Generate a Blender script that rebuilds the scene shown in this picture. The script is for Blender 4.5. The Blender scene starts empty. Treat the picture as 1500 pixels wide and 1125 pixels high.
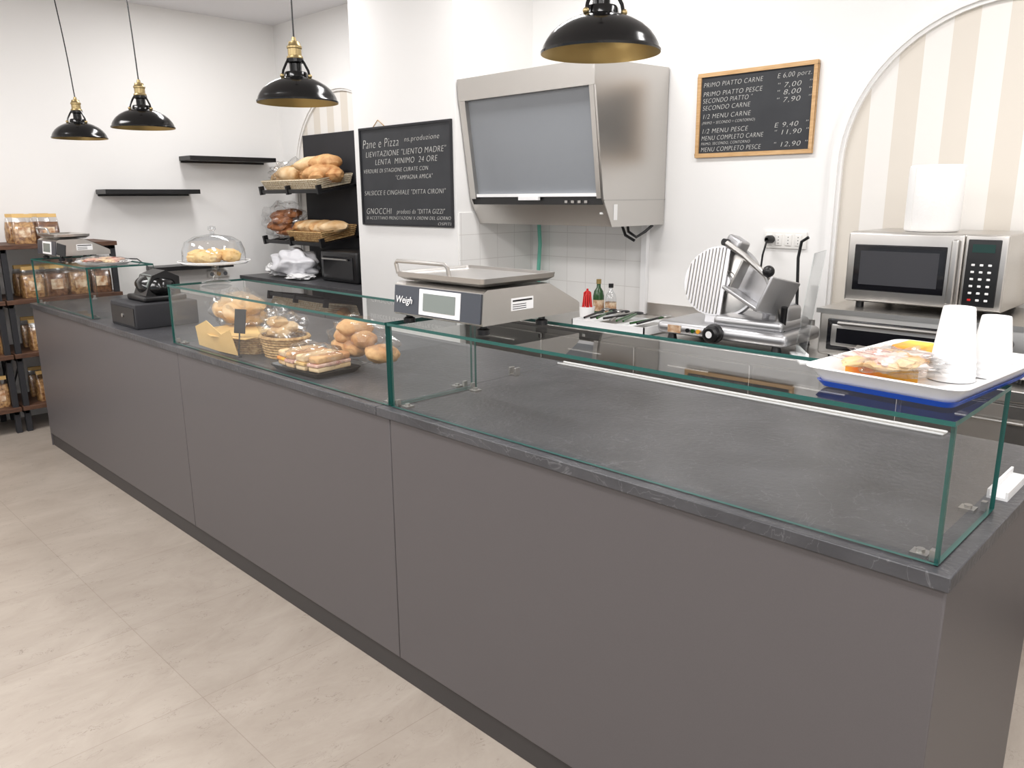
import bpy, bmesh, math, random
from mathutils import Vector, Matrix, noise, Euler
random.seed(7)
S=bpy.context.scene
S.view_settings.view_transform='Standard'
S.view_settings.look='None'
S.view_settings.exposure=0.12
def lin(c):
    return tuple(((v/255)/12.92 if v/255<=.04045 else ((v/255+.055)/1.055)**2.4) for v in c)
# ---------------- materials
def newmat(n):
    m=bpy.data.materials.new(n); m.use_nodes=True
    nt=m.node_tree; b=nt.nodes['Principled BSDF']; return m,nt,b
def pm(n,rgb,rough=.5,metal=0,noise_amt=0,nscale=20,bump=0,bscale=60,spec=None,rgb2=None,trans=0,alpha=1,stretch=None,rough_var=0):
    m,nt,b=newmat(n); c=lin(rgb)
    b.inputs['Base Color'].default_value=(*c,1); b.inputs['Roughness'].default_value=rough; b.inputs['Metallic'].default_value=metal
    if spec is not None: b.inputs['Specular IOR Level'].default_value=spec
    tc=nt.nodes.new('ShaderNodeTexCoord'); mp=nt.nodes.new('ShaderNodeMapping'); nt.links.new(tc.outputs['Object'],mp.inputs[0])
    if stretch: mp.inputs['Scale'].default_value=stretch
    if noise_amt or rgb2 or rough_var:
        no=nt.nodes.new('ShaderNodeTexNoise'); no.inputs['Scale'].default_value=nscale; no.inputs['Detail'].default_value=5
        nt.links.new(mp.outputs[0],no.inputs['Vector'])
        if noise_amt or rgb2:
            cr=nt.nodes.new('ShaderNodeValToRGB')
            c2=lin(rgb2) if rgb2 else tuple(max(0,v*(1-noise_amt)) for v in c)
            cr.color_ramp.elements[0].color=(*c2,1); cr.color_ramp.elements[1].color=(*c,1)
            cr.color_ramp.elements[0].position=.35; cr.color_ramp.elements[1].position=.65
            nt.links.new(no.outputs['Fac'],cr.inputs[0]); nt.links.new(cr.outputs[0],b.inputs['Base Color'])
        if rough_var:
            mr=nt.nodes.new('ShaderNodeMapRange'); mr.inputs['To Min'].default_value=rough-rough_var; mr.inputs['To Max'].default_value=rough+rough_var
            nt.links.new(no.outputs['Fac'],mr.inputs['Value']); nt.links.new(mr.outputs[0],b.inputs['Roughness'])
    if bump:
        n2=nt.nodes.new('ShaderNodeTexNoise'); n2.inputs['Scale'].default_value=bscale; n2.inputs['Detail'].default_value=4
        nt.links.new(mp.outputs[0],n2.inputs['Vector'])
        bp=nt.nodes.new('ShaderNodeBump'); bp.inputs['Strength'].default_value=bump; bp.inputs['Distance'].default_value=.01
        nt.links.new(n2.outputs['Fac'],bp.inputs['Height']); nt.links.new(bp.outputs[0],b.inputs['Normal'])
    return m
def glassmat(n,tint,f0=.08,rough=0.0,fmax=1.0):
    # thin-sheet glass: Schlick reflectance from the angle between view ray and surface normal
    m=bpy.data.materials.new(n); m.use_nodes=True; nt=m.node_tree; nt.nodes.clear()
    o=nt.nodes.new('ShaderNodeOutputMaterial'); mx=nt.nodes.new('ShaderNodeMixShader')
    t=nt.nodes.new('ShaderNodeBsdfTransparent'); t.inputs[0].default_value=(*tint,1)
    g=nt.nodes.new('ShaderNodeBsdfGlossy'); g.inputs['Roughness'].default_value=rough
    ge=nt.nodes.new('ShaderNodeNewGeometry'); dt=nt.nodes.new('ShaderNodeVectorMath'); dt.operation='DOT_PRODUCT'
    nt.links.new(ge.outputs['Incoming'],dt.inputs[0]); nt.links.new(ge.outputs['Normal'],dt.inputs[1])
    ab=nt.nodes.new('ShaderNodeMath'); ab.operation='ABSOLUTE'; nt.links.new(dt.outputs['Value'],ab.inputs[0])
    su=nt.nodes.new('ShaderNodeMath'); su.operation='SUBTRACT'; su.inputs[0].default_value=1; su.use_clamp=True; nt.links.new(ab.outputs[0],su.inputs[1])
    pw=nt.nodes.new('ShaderNodeMath'); pw.operation='POWER'; pw.inputs[1].default_value=5; nt.links.new(su.outputs[0],pw.inputs[0])
    ma=nt.nodes.new('ShaderNodeMath'); ma.operation='MULTIPLY_ADD'; ma.inputs[1].default_value=fmax-f0; ma.inputs[2].default_value=f0; ma.use_clamp=True; nt.links.new(pw.outputs[0],ma.inputs[0])
    nt.links.new(ma.outputs[0],mx.inputs[0])
    nt.links.new(t.outputs[0],mx.inputs[1]); nt.links.new(g.outputs[0],mx.inputs[2]); nt.links.new(mx.outputs[0],o.inputs[0])
    return m
WALL=pm('wall_paint',(241,240,238),.7,bump=.03,bscale=150)
CEIL=pm('ceiling_paint',(234,234,237),.8,bump=.02,bscale=100)
GREY=pm('grey_laminate',(87,83,84),.42,noise_amt=.04,nscale=300)
PLINTH=pm('plinth_grey',(54,51,51),.5)
DARK=pm('dark_gap',(25,24,24),.8)
BLACK=pm('black_plastic',(22,22,24),.35)
BLKG=pm('black_enamel',(10,10,11),.16)
BLKM=pm('black_matte',(36,36,40),.7,noise_amt=.1,nscale=8)
BRASS=pm('brass',(172,153,112),.38,1)
GOLD=pm('gold_inside',(176,152,98),.4,.7)
STEEL=pm('brushed_steel',(198,195,191),.32,1,bump=.02,bscale=200,stretch=(1,1,20),rough_var=.06,nscale=30)
STEEL2=pm('satin_steel',(182,180,177),.38,1)
ALU=pm('cast_aluminium',(190,190,192),.38,.85)
WHITE=pm('white_plastic',(240,240,240),.35)
WHITEP=pm('paper_white',(243,242,240),.9,bump=.12,bscale=90)
CHALK=pm('chalk_white',(215,215,210),.9)
BOARD=pm('chalkboard_slate',(42,44,48),.6,rgb2=(50,52,56),nscale=6)
WOOD=pm('pine_wood',(214,176,128),.5,rgb2=(196,154,104),nscale=12,stretch=(1,8,8))
WOODB=pm('brown_wood',(96,66,48),.55,rgb2=(70,46,34),nscale=14,stretch=(6,1,6))
WICK=pm('wicker',(205,172,120),.7,rgb2=(160,120,72),nscale=60)
WICKW=pm('pale_wicker',(232,222,200),.7,rgb2=(200,180,145),nscale=60)
BREAD=pm('bread_crust',(218,176,122),.65,rgb2=(174,118,68),nscale=14,bump=.4,bscale=40)
BREADD=pm('dark_bread',(170,112,70),.65,rgb2=(120,70,40),nscale=12,bump=.4,bscale=40)
FLOURB=pm('pale_bread',(234,208,168),.7,rgb2=(204,162,110),nscale=10,bump=.3,bscale=40)
KRAFT=pm('kraft_paper',(214,176,112),.8,rgb2=(226,190,126),nscale=5,bump=.2,bscale=20)
HAM=pm('cured_ham',(200,120,100),.5,rgb2=(240,214,196),nscale=25)
BLUE=pm('blue_plastic',(30,80,190),.35)
GREYS=pm('grey_screen',(135,139,144),.28,.0,spec=.6)
GLASSDK=pm('oven_glass',(22,22,26),.12)
LCD=pm('lcd',(120,128,124),.25)
RED=pm('red_plastic',(200,30,30),.35)
YEL=pm('yellow_wrap',(240,200,60),.45,rgb2=(232,120,40),nscale=9)
PINKW=pm('striped_wrap',(246,235,228),.3,rgb2=(235,165,150),nscale=22)
TEAL=pm('teal_hose',(110,190,170),.4)
GREENB=pm('green_bottle',(40,80,40),.15)
YCAKE=pm('yellow_cake',(236,204,140),.6,rgb2=(214,164,90),nscale=12,bump=.3)
GLASS=glassmat('clear_glass',(.962,.974,.971),.06)
FILM=glassmat('plastic_film',(.95,.95,.95),.11,.15,.7)
CGL=glassmat('cut_glass',(.94,.95,.96),.12,.05,.8)
PLEXI=glassmat('plexiglass',(.88,.9,.9),.10,.15)
EDGE=pm('glass_edge',(28,84,78),.3,spec=.5)
CREAM=pm('cookies',(214,170,112),.6,rgb2=(128,82,48),nscale=45,bump=.5,bscale=60)
CHOC=pm('choc_cookies',(150,105,70),.6,rgb2=(90,55,34),nscale=45,bump=.5,bscale=60)
LABEL=pm('paper_label',(232,214,186),.7,rgb2=(170,120,80),nscale=30)
SOCK=pm('socket_white',(236,234,230),.4)
# floor
FLOOR,nt,b=newmat('stone_floor')
tc=nt.nodes.new('ShaderNodeTexCoord'); mp=nt.nodes.new('ShaderNodeMapping'); nt.links.new(tc.outputs['Object'],mp.inputs[0])
mp.inputs['Scale'].default_value=(2.3,1.1,1)
n1=nt.nodes.new('ShaderNodeTexNoise'); n1.inputs['Scale'].default_value=2.4; n1.inputs['Detail'].default_value=12; n1.inputs['Roughness'].default_value=.7; n1.inputs['Distortion'].default_value=.6
nt.links.new(mp.outputs[0],n1.inputs['Vector'])
cr=nt.nodes.new('ShaderNodeValToRGB'); e=cr.color_ramp.elements
e[0].position=.3; e[0].color=(*lin((154,143,132)),1); e[1].position=.7; e[1].color=(*lin((172,162,151)),1)
nt.links.new(n1.outputs['Fac'],cr.inputs[0])
n2=nt.nodes.new('ShaderNodeTexNoise'); n2.inputs['Scale'].default_value=10; n2.inputs['Detail'].default_value=8; n2.inputs['Distortion'].default_value=2.2
nt.links.new(mp.outputs[0],n2.inputs['Vector'])
v2=nt.nodes.new('ShaderNodeValToRGB'); e=v2.color_ramp.elements
e[0].position=.486; e[0].color=(0,0,0,1); e[1].position=.5; e[1].color=(1,1,1,1)
x=e.new(.514); x.color=(0,0,0,1)
nt.links.new(n2.outputs['Fac'],v2.inputs[0])
n3=nt.nodes.new('ShaderNodeTexNoise'); n3.inputs['Scale'].default_value=8; nt.links.new(mp.outputs[0],n3.inputs['Vector'])
v3=nt.nodes.new('ShaderNodeMapRange'); v3.inputs['From Min'].default_value=.5; v3.inputs['From Max'].default_value=.68; v3.inputs['To Max'].default_value=.8; nt.links.new(n3.outputs['Fac'],v3.inputs['Value'])
mm=nt.nodes.new('ShaderNodeMath'); mm.operation='MULTIPLY'; nt.links.new(v2.outputs[0],mm.inputs[0]); nt.links.new(v3.outputs[0],mm.inputs[1])
mx=nt.nodes.new('ShaderNodeMix'); mx.data_type='RGBA'; nt.links.new(mm.outputs[0],mx.inputs[0]); nt.links.new(cr.outputs[0],mx.inputs[6]); mx.inputs[7].default_value=(*lin((106,94,84)),1)
br=nt.nodes.new('ShaderNodeTexBrick'); br.inputs['Scale'].default_value=1; br.inputs['Brick Width'].default_value=.6; br.inputs['Row Height'].default_value=.6; br.inputs['Mortar Size'].default_value=.0014; br.offset=0
br.inputs['Color1'].default_value=(1,1,1,1); br.inputs['Color2'].default_value=(.95,.95,.95,1); br.inputs['Mortar'].default_value=(.78,.76,.74,1)
nt.links.new(tc.outputs['Object'],br.inputs['Vector'])
mu=nt.nodes.new('ShaderNodeMix'); mu.data_type='RGBA'; mu.blend_type='MULTIPLY'; mu.inputs[0].default_value=1
nt.links.new(mx.outputs[2],mu.inputs[6]); nt.links.new(br.outputs[0],mu.inputs[7]); nt.links.new(mu.outputs[2],b.inputs['Base Color'])
b.inputs['Roughness'].default_value=.32
# countertop stone
STONE,nt,b=newmat('dark_stone_top')
tc=nt.nodes.new('ShaderNodeTexCoord')
n1=nt.nodes.new('ShaderNodeTexNoise'); n1.inputs['Scale'].default_value=3.5; n1.inputs['Detail'].default_value=8; n1.inputs['Distortion'].default_value=.8
nt.links.new(tc.outputs['Object'],n1.inputs['Vector'])
cr=nt.nodes.new('ShaderNodeValToRGB'); e=cr.color_ramp.elements
e[0].position=.3; e[0].color=(*lin((56,56,59)),1); e[1].position=.7; e[1].color=(*lin((77,77,80)),1)
nt.links.new(n1.outputs['Fac'],cr.inputs[0])
n2=nt.nodes.new('ShaderNodeTexNoise'); n2.inputs['Scale'].default_value=4; n2.inputs['Detail'].default_value=5; n2.inputs['Distortion'].default_value=3
nt.links.new(tc.outputs['Object'],n2.inputs['Vector'])
v2=nt.nodes.new('ShaderNodeValToRGB'); e=v2.color_ramp.elements
e[0].position=.494; e[0].color=(0,0,0,1); e[1].position=.5; e[1].color=(.45,.45,.45,1); x=e.new(.506); x.color=(0,0,0,1)
nt.links.new(n2.outputs['Fac'],v2.inputs[0])
mx=nt.nodes.new('ShaderNodeMix'); mx.data_type='RGBA'; nt.links.new(v2.outputs[0],mx.inputs[0]); nt.links.new(cr.outputs[0],mx.inputs[6]); mx.inputs[7].default_value=(*lin((125,125,127)),1)
nt.links.new(mx.outputs[2],b.inputs['Base Color']); b.inputs['Roughness'].default_value=.34; b.inputs['Specular IOR Level'].default_value=.4
n4=nt.nodes.new('ShaderNodeTexNoise'); n4.inputs['Scale'].default_value=60; nt.links.new(tc.outputs['Object'],n4.inputs['Vector'])
bp=nt.nodes.new('ShaderNodeBump'); bp.inputs['Strength'].default_value=.14; bp.inputs['Distance'].default_value=.01; nt.links.new(n4.outputs['Fac'],bp.inputs['Height']); nt.links.new(bp.outputs[0],b.inputs['Normal'])
# wallpaper stripes
STRIPE,nt,b=newmat('striped_wallpaper')
g=nt.nodes.new('ShaderNodeNewGeometry'); sx=nt.nodes.new('ShaderNodeSeparateXYZ'); nt.links.new(g.outputs['Position'],sx.inputs[0])
m1=nt.nodes.new('ShaderNodeMath'); m1.operation='MULTIPLY_ADD'; m1.inputs[1].default_value=1/.205; m1.inputs[2].default_value=100.15
m2=nt.nodes.new('ShaderNodeMath'); m2.operation='FRACT'; m3=nt.nodes.new('ShaderNodeMath'); m3.operation='GREATER_THAN'; m3.inputs[1].default_value=.52
nt.links.new(sx.outputs['X'],m1.inputs[0]); nt.links.new(m1.outputs[0],m2.inputs[0]); nt.links.new(m2.outputs[0],m3.inputs[0])
mx=nt.nodes.new('ShaderNodeMix'); mx.data_type='RGBA'; nt.links.new(m3.outputs[0],mx.inputs[0])
mx.inputs[6].default_value=(*lin((234,231,226)),1); mx.inputs[7].default_value=(*lin((220,213,202)),1)
nt.links.new(mx.outputs[2],b.inputs['Base Color']); b.inputs['Roughness'].default_value=.7
# tile
TILE,nt,b=newmat('white_tiles')
tc=nt.nodes.new('ShaderNodeTexCoord'); sp=nt.nodes.new('ShaderNodeSeparateXYZ'); cb=nt.nodes.new('ShaderNodeCombineXYZ'); ad=nt.nodes.new('ShaderNodeMath'); ad.operation='ADD'
nt.links.new(tc.outputs['Object'],sp.inputs[0]); nt.links.new(sp.outputs['X'],ad.inputs[0]); nt.links.new(sp.outputs['Y'],ad.inputs[1]); nt.links.new(ad.outputs[0],cb.inputs['X']); nt.links.new(sp.outputs['Z'],cb.inputs['Y'])
br=nt.nodes.new('ShaderNodeTexBrick'); br.offset=0; br.inputs['Scale'].default_value=1; br.inputs['Brick Width'].default_value=.15; br.inputs['Row Height'].default_value=.15; br.inputs['Mortar Size'].default_value=.002
br.inputs['Color1'].default_value=(*lin((236,235,233)),1); br.inputs['Color2'].default_value=(*lin((232,231,229)),1); br.inputs['Mortar'].default_value=(*lin((214,212,209)),1)
nt.links.new(cb.outputs[0],br.inputs['Vector']); nt.links.new(br.outputs[0],b.inputs['Base Color']); b.inputs['Roughness'].default_value=.2

# ---------------- mesh builder
class MB:
    def __init__(s,name): s.name=name; s.bm=bmesh.new(); s.mats=[]; s.kids=[]
    def mi(s,m):
        if m not in s.mats: s.mats.append(m)
        return s.mats.index(m)
    def add(s,verts,faces,mat,M=None,mats=None):
        vs=[s.bm.verts.new((M@Vector(v)) if M else v) for v in verts]
        for i,f in enumerate(faces):
            try:
                fc=s.bm.faces.new([vs[j] for j in f]); fc.material_index=s.mi(mats[i] if mats else mat)
            except ValueError: pass
        return vs
    def box(s,a,b,mat,M=None,mats=None):
        x0,y0,z0=a; x1,y1,z1=b
        V=[(x0,y0,z0),(x1,y0,z0),(x1,y1,z0),(x0,y1,z0),(x0,y0,z1),(x1,y0,z1),(x1,y1,z1),(x0,y1,z1)]
        Fs=[(3,2,1,0),(4,5,6,7),(0,1,5,4),(2,3,7,6),(1,2,6,5),(3,0,4,7)]
        s.add(V,Fs,mat,M,mats)
    def pane(s,a,b,M=None,g=None,e=None):
        # glass sheet: one clear face in the middle of the thickness, four green polished edge faces
        g=g or GLASS; e=e or EDGE
        d=[b[i]-a[i] for i in range(3)]; k=d.index(min(d))
        x0,y0,z0=a; x1,y1,z1=b
        V=[(x0,y0,z0),(x1,y0,z0),(x1,y1,z0),(x0,y1,z0),(x0,y0,z1),(x1,y0,z1),(x1,y1,z1),(x0,y1,z1)]
        Fs=[(3,2,1,0),(4,5,6,7),(0,1,5,4),(2,3,7,6),(1,2,6,5),(3,0,4,7)]
        skip={2:(0,1),1:(2,3),0:(4,5)}[k]
        s.add(V,[f for i,f in enumerate(Fs) if i not in skip],e,M)
        mid=(a[k]+b[k])/2; f=Fs[skip[1]]
        q=[list(V[j]) for j in f]
        for v in q: v[k]=mid
        s.add(q,[(0,1,2,3)],g,M)
    def rbox(s,a,b,mat,r=.01,M=None,seg=3):
        bm=bmesh.new(); bmesh.ops.create_cube(bm,size=1)
        for v in bm.verts: v.co=Vector([a[i]+(v.co[i]+.5)*(b[i]-a[i]) for i in range(3)])
        bmesh.ops.bevel(bm,geom=bm.edges[:],offset=r,segments=seg,affect='EDGES',profile=.5)
        s.merge(bm,mat,M)
    def merge(s,bm,mat,M=None):
        bm.verts.index_update()
        s.add([v.co.copy() for v in bm.verts],[[v.index for v in f.verts] for f in bm.faces],mat,M); bm.free()
    def lathe(s,prof,c,mat,seg=40,M=None,sx=1,sy=1):
        n=len(prof); V=[];Fs=[]
        for r_,z in prof:
            for k in range(seg):
                a=2*math.pi*k/seg; V.append((c[0]+r_*sx*math.cos(a),c[1]+r_*sy*math.sin(a),c[2]+z))
        for i in range(n-1):
            for k in range(seg):
                k2=(k+1)%seg; Fs.append((i*seg+k,i*seg+k2,(i+1)*seg+k2,(i+1)*seg+k))
        s.add(V,Fs,mat,M)
    def tube(s,pts,r,mat,seg=8,closed=False,M=None,caps=True,r2=None):
        pts=[Vector(p_) for p_ in pts]; n=len(pts); V=[];Fs=[]
        prev=None
        for i,p_ in enumerate(pts):
            if closed: t=pts[(i+1)%n]-pts[i-1]
            else: t=pts[min(i+1,n-1)]-pts[max(i-1,0)]
            t.normalize()
            if prev is None:
                a=Vector((0,0,1)) if abs(t.z)<.9 else Vector((1,0,0)); nn=t.cross(a).normalized()
            else:
                nn=(prev-t*prev.dot(t)).normalized()
            prev=nn; bn=t.cross(nn)
            rr=r if r2 is None else r+(r2-r)*i/(n-1)
            for k in range(seg):
                a=2*math.pi*k/seg; V.append(p_+nn*rr*math.cos(a)+bn*rr*math.sin(a))
        for i in range(n if closed else n-1):
            j=(i+1)%n
            for k in range(seg):
                k2=(k+1)%seg; Fs.append((i*seg+k,i*seg+k2,j*seg+k2,j*seg+k))
        if caps and not closed:
            Fs.append(tuple(range(seg))[::-1]); Fs.append(tuple((n-1)*seg+k for k in range(seg)))
        s.add(V,Fs,mat,M)
    def prism(s,poly,axis,a0,a1,mat,M=None):
        n=len(poly)
        def mk(p_,a):
            if axis=='x': return (a,p_[0],p_[1])
            if axis=='y': return (p_[0],a,p_[1])
            return (p_[0],p_[1],a)
        V=[mk(p_,a0) for p_ in poly]+[mk(p_,a1) for p_ in poly]
        Fs=[tuple(range(n)),tuple(range(2*n-1,n-1,-1))]+[(i,(i+1)%n,n+(i+1)%n,n+i) for i in range(n)]
        s.add(V,Fs,mat,M)
    def blob(s,c,sc,mat,amp=.1,fr=2.0,seed=0,sub=3,M=None,rot=0,flat=None):
        bm=bmesh.new(); bmesh.ops.create_icosphere(bm,subdivisions=sub,radius=1)
        for v in bm.verts:
            k=1+amp*noise.noise(v.co*fr+Vector((seed*3.1,seed*1.7,seed)))*2
            v.co=v.co*k
            if flat is not None and v.co.z<flat: v.co.z=flat+(v.co.z-flat)*.1
            v.co=Vector((v.co.x*sc[0],v.co.y*sc[1],v.co.z*sc[2]))
        MM=Matrix.Translation(c)@Matrix.Rotation(rot,4,'Z')
        s.merge(bm,mat,(M@MM) if M else MM)
    def done(s,smooth=35,bevel=0,loc=None,rotz=0):
        bmesh.ops.remove_doubles(s.bm,verts=s.bm.verts,dist=1e-6)
        bmesh.ops.recalc_face_normals(s.bm,faces=s.bm.faces)
        me=bpy.data.meshes.new(s.name)
        cs=[v.co for v in s.bm.verts]
        o_=Vector(((min(v.x for v in cs)+max(v.x for v in cs))/2,(min(v.y for v in cs)+max(v.y for v in cs))/2,min(v.z for v in cs)))
        if loc is not None: o_=Vector((0,0,0))
        for v in s.bm.verts: v.co-=o_
        s.bm.to_mesh(me); s.bm.free()
        for m in s.mats: me.materials.append(m)
        for pl in me.polygons: pl.use_smooth=True
        me.set_sharp_from_angle(angle=math.radians(smooth))
        ob=bpy.data.objects.new(s.name,me); bpy.context.collection.objects.link(ob); ob.location=o_ if loc is None else loc
        ob.rotation_euler[2]=rotz
        if bevel:
            md=ob.modifiers.new('bevel','BEVEL'); md.width=bevel; md.segments=2; md.limit_method='ANGLE'; md.angle_limit=math.radians(40)
        return ob
T=Matrix.Translation
def Rm(a,ax): return Matrix.Rotation(math.radians(a),4,ax)
def frame(o,n,upv=(0,0,1)):
    z=Vector(n).normalized(); y=(Vector(upv)-z*z.dot(Vector(upv))).normalized(); x=y.cross(z)
    M_=Matrix((x,y,z)).transposed().to_4x4(); M_.translation=Vector(o); return M_

# ---------------- room
CH=3.05; XW=-6.64; YW=3.8; XE=3.2; YF=-3.2
def simple(name,a,b,mat,bevel=0):
    m=MB(name); m.box(a,b,mat); return m.done(bevel=bevel)
simple('floor',(XW-.1,YF-.1,-.1),(XE+.1,YW+.1,0),FLOOR)
simple('ceiling',(XW-.1,YF-.1,CH),(XE+.1,YW+.1,CH+.1),CEIL)
simple('wall_back',(XW-.1,YW,0),(XE+.1,YW+.1,CH),WALL)
simple('wall_left',(XW-.1,YF,0),(XW,YW,CH),WALL)
simple('wall_right',(XE,YF,0),(XE+.1,YW,CH),WALL)
m=MB('wall_front')
m.box((XW,YF-.1,0),(-5.2,YF,CH),WALL); m.box((1.8,YF-.1,0),(XE,YF,CH),WALL); m.box((-5.2,YF-.1,2.6),(1.8,YF,CH),WALL); m.box((-5.2,YF-.1,0),(1.8,YF,.35),WALL)
m.done()
m=MB('window_1')
for i in range(6):
    xx=-5.2+i*1.4; m.box((max(xx-.04,-5.2),YF-.08,.35),(min(xx+.04,1.8),YF-.02,2.6),BLKM)
m.box((-5.2,YF-.08,2.54),(1.8,YF-.02,2.6),BLKM); m.box((-5.2,YF-.08,.35),(1.8,YF-.02,.42),BLKM)
m.done()
simple('wall_pilaster',(-4.56,3.15,0),(-3.55,YW,CH),WALL)
simple('baseboard_left',(XW,YF,0),(XW+.012,YW,.07),WALL)
simple('baseboard_back',(.95,YW-.012,0),(XE,YW,.07),WOODB)
# arches
def arch(idx,cx,cz,r_,zb):
    pts=[]
    pts.append((cx-r_,zb))
    for i in range(33):
        a=math.pi-math.pi*i/32; pts.append((cx+r_*math.cos(a),cz+r_*math.sin(a)))
    pts.append((cx+r_,zb))
    m=MB('wall_arch_panel_%d'%idx); m.prism(pts,'y',YW-.004,YW+.001,STRIPE); m.done()
    m=MB('trim_%d'%idx)
    for (w,dpt) in ((.032,.022),(.016,.034)):
        o1=[];i1=[]
        for q in range(len(pts)):
            p_=Vector(pts[q])
            if q==0 or q==len(pts)-1: n_=Vector((-1 if q==0 else 1,0))
            else: n_=(p_-Vector((cx,cz))).normalized()
            o1.append(p_+n_*w); i1.append(p_-n_*w)
        for q in range(len(pts)-1):
            a,b_,c,d=o1[q],o1[q+1],i1[q+1],i1[q]
            V=[(v[0],YW+.0005,v[1]) for v in (a,b_,c,d)]+[(v[0],YW-dpt,v[1]) for v in (a,b_,c,d)]
            m.add(V,[(3,2,1,0),(4,5,6,7),(0,1,5,4),(2,3,7,6)],WALL)
    m.done(smooth=30)
arch(1,-.94,1.72,.655,.93)
arch(2,-5.68,1.76,.70,.96)
# tiles
simple('wall_tile_panel_1',(-3.542,YW-.008,.922),(-2.66,YW+.001,1.5),TILE)
simple('wall_tile_panel_2',(-3.551,3.16,.922),(-3.542,YW-.008,1.5),TILE)
simple('trim_3',(-2.675,YW-.03,.922),(-2.635,YW,1.44),WHITE,.003)
simple('trim_4',(-2.63,YW-.012,.921),(.9,YW,.99),STEEL)

# ---------------- counter
CX0,CX1=-5.70,-.336; CT=.95
m=MB('serving_counter')
m.box((CX0+.008,1.420,0),(CX1-.008,2.18,.084),PLINTH)
m.box((CX0+.004,1.428,.084),(CX1-.004,2.2,CT-.028),DARK)
seams=[CX0,-3.50,-1.93,CX1]
for i in range(3):
    m.box((seams[i]+.0015,1.412,.084),(seams[i+1]-.0015,1.43,CT-.03),GREY)
m.box((CX1-.006,1.4125,.0),(CX1,2.2,CT-.03),GREY)
m.box((CX0,1.412,.0),(CX0+.006,2.2,CT-.03),GREY)
m.box((CX0-.004,1.402,CT-.03),(-1.988,2.33,CT),STONE)
m.box((-1.986,1.402,CT-.03),(CX1+.006,2.33,CT),STONE)
m.done(bevel=.0025)

# ---------------- glass cases
def case(x0,x1,y0,y1,top,name='glass_display_case'):
    m=MB(name); t=.009; z0=CT+.003
    m.pane((x0,y0,z0),(x1,y0+t,top-t))
    m.pane((x0,y0-.002,top-t),(x1,y1,top))
    m.pane((x0,y0+t,z0),(x0+t,y1,top-t)); m.pane((x1-t,y0+t,z0),(x1,y1,top-t))
    for xx in (x0+.025,x1-.055):
        for yy in (y0+.02,y1-.05):
            m.box((xx,yy,CT),(xx+.03,yy+.03,CT+.006),STEEL2)
            m.lathe([(0,.006),(.008,.006),(.008,.012),(0,.012)],(xx+.015,yy+.015,CT),STEEL2,12)
    for yy in (y0+.012,y1-.03):
        m.box((x0+t,yy,z0+.0),(x0+t+.010,yy+.014,z0+.02),STEEL2); m.box((x1-t-.010,yy,z0+.0),(x1-t,yy+.014,z0+.02),STEEL2)
    return m.done()
case(-1.945,-.36,1.43,1.79,1.217)
case(-3.575,-1.957,1.43,1.79,1.217)
case(-5.64,-4.64,1.43,1.79,1.232)
m=MB('sliding_door_rail')
m.box((-1.99,2.272,CT),(-.60,2.312,CT+.004),STEEL2)
for yy in (2.272,2.308): m.box((-1.99,yy,CT+.004),(-.60,yy+.004,CT+.008),WHITE)
m.done()
m=MB('sliding_door_rail')
m.box((-.392,1.86,CT),(-.352,2.06,CT+.006),WHITE); m.box((-.392,1.86,CT+.006),(-.387,2.06,CT+.02),WHITE); m.box((-.357,1.86,CT+.006),(-.352,2.06,CT+.02),WHITE)
m.done()
m=MB('glass_clamp')
m.box((-2.0,2.01,CT),(-1.965,2.035,CT+.006),STEEL2); m.box((-2.0,2.01,CT+.006),(-1.992,2.035,CT+.03),STEEL2); m.box((-1.973,2.01,CT+.006),(-1.965,2.035,CT+.03),STEEL2); m.done(bevel=.001)

# ---------------- pendant lamps
def pendant(x,y,z,wob=0):
    m=MB('pendant_lamp')
    outer=[(.162,0),(.163,.006),(.158,.012),(.155,.022),(.148,.035),(.135,.052),(.115,.069),(.09,.083),(.065,.093),(.048,.098),(.046,.112),(.042,.118),(0,.118)]
    m.lathe(outer,(x,y,z),BLKG,56)
    inner=[(.162,0),(.154,.012),(.145,.034),(.132,.05),(.112,.066),(.088,.079),(.06,.089),(0,.092)]
    m.lathe(inner,(x,y,z),GOLD,56)
    for k in range(3):
        a=k*2.094+.5
        ca,sa=math.cos(a),math.sin(a)
        m.tube([(x+.062*ca,y+.062*sa,z+.092),(x+.056*ca,y+.056*sa,z+.12),(x+.04*ca,y+.04*sa,z+.15),(x+.028*ca,y+.028*sa,z+.168)],.005,BLKG)
        m.blob((x+.062*ca,y+.062*sa,z+.1),(.009,.009,.009),BRASS,0,sub=2)
    m.lathe([(.0,.118),(.024,.118),(.024,.15),(.034,.155),(.034,.168),(.0,.168)],(x,y,z),BLKG,24)
    m.lathe([(0,.166),(.031,.166),(.033,.172),(.031,.178),(.027,.18),(.027,.205),(.030,.208),(.030,.215),(.025,.22),(.022,.232),(.010,.236),(.008,.25),(0,.25)],(x,y,z),BRASS,28)
    m.lathe([(0,.045),(.012,.048),(.018,.06),(.018,.07),(.013,.09)],(x,y,z+.0),WHITE,20)
    n=14; pts=[]
    for i in range(n+1):
        f_=i/n; zz=z+.245+(CH-.02-(z+.245))*f_
        pts.append((x-wob*f_**.8*1.0+wob*.25*math.sin(f_*math.pi*1.6),y-wob*.7*f_,zz))
    m.tube(pts,.0035,BLACK,6)
    e_=pts[-1]; m.lathe([(0,.0),(.045,.0),(.05,.01),(.05,.0205),(0,.0205)],(e_[0],e_[1],CH-.0205),BLKG,28)
    m.done()
pendant(-1.43,1.80,1.967)
pendant(-2.99,1.80,1.967)
pendant(-4.59,1.80,1.967,.03)
pendant(-5.62,1.80,1.967,.06)

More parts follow.
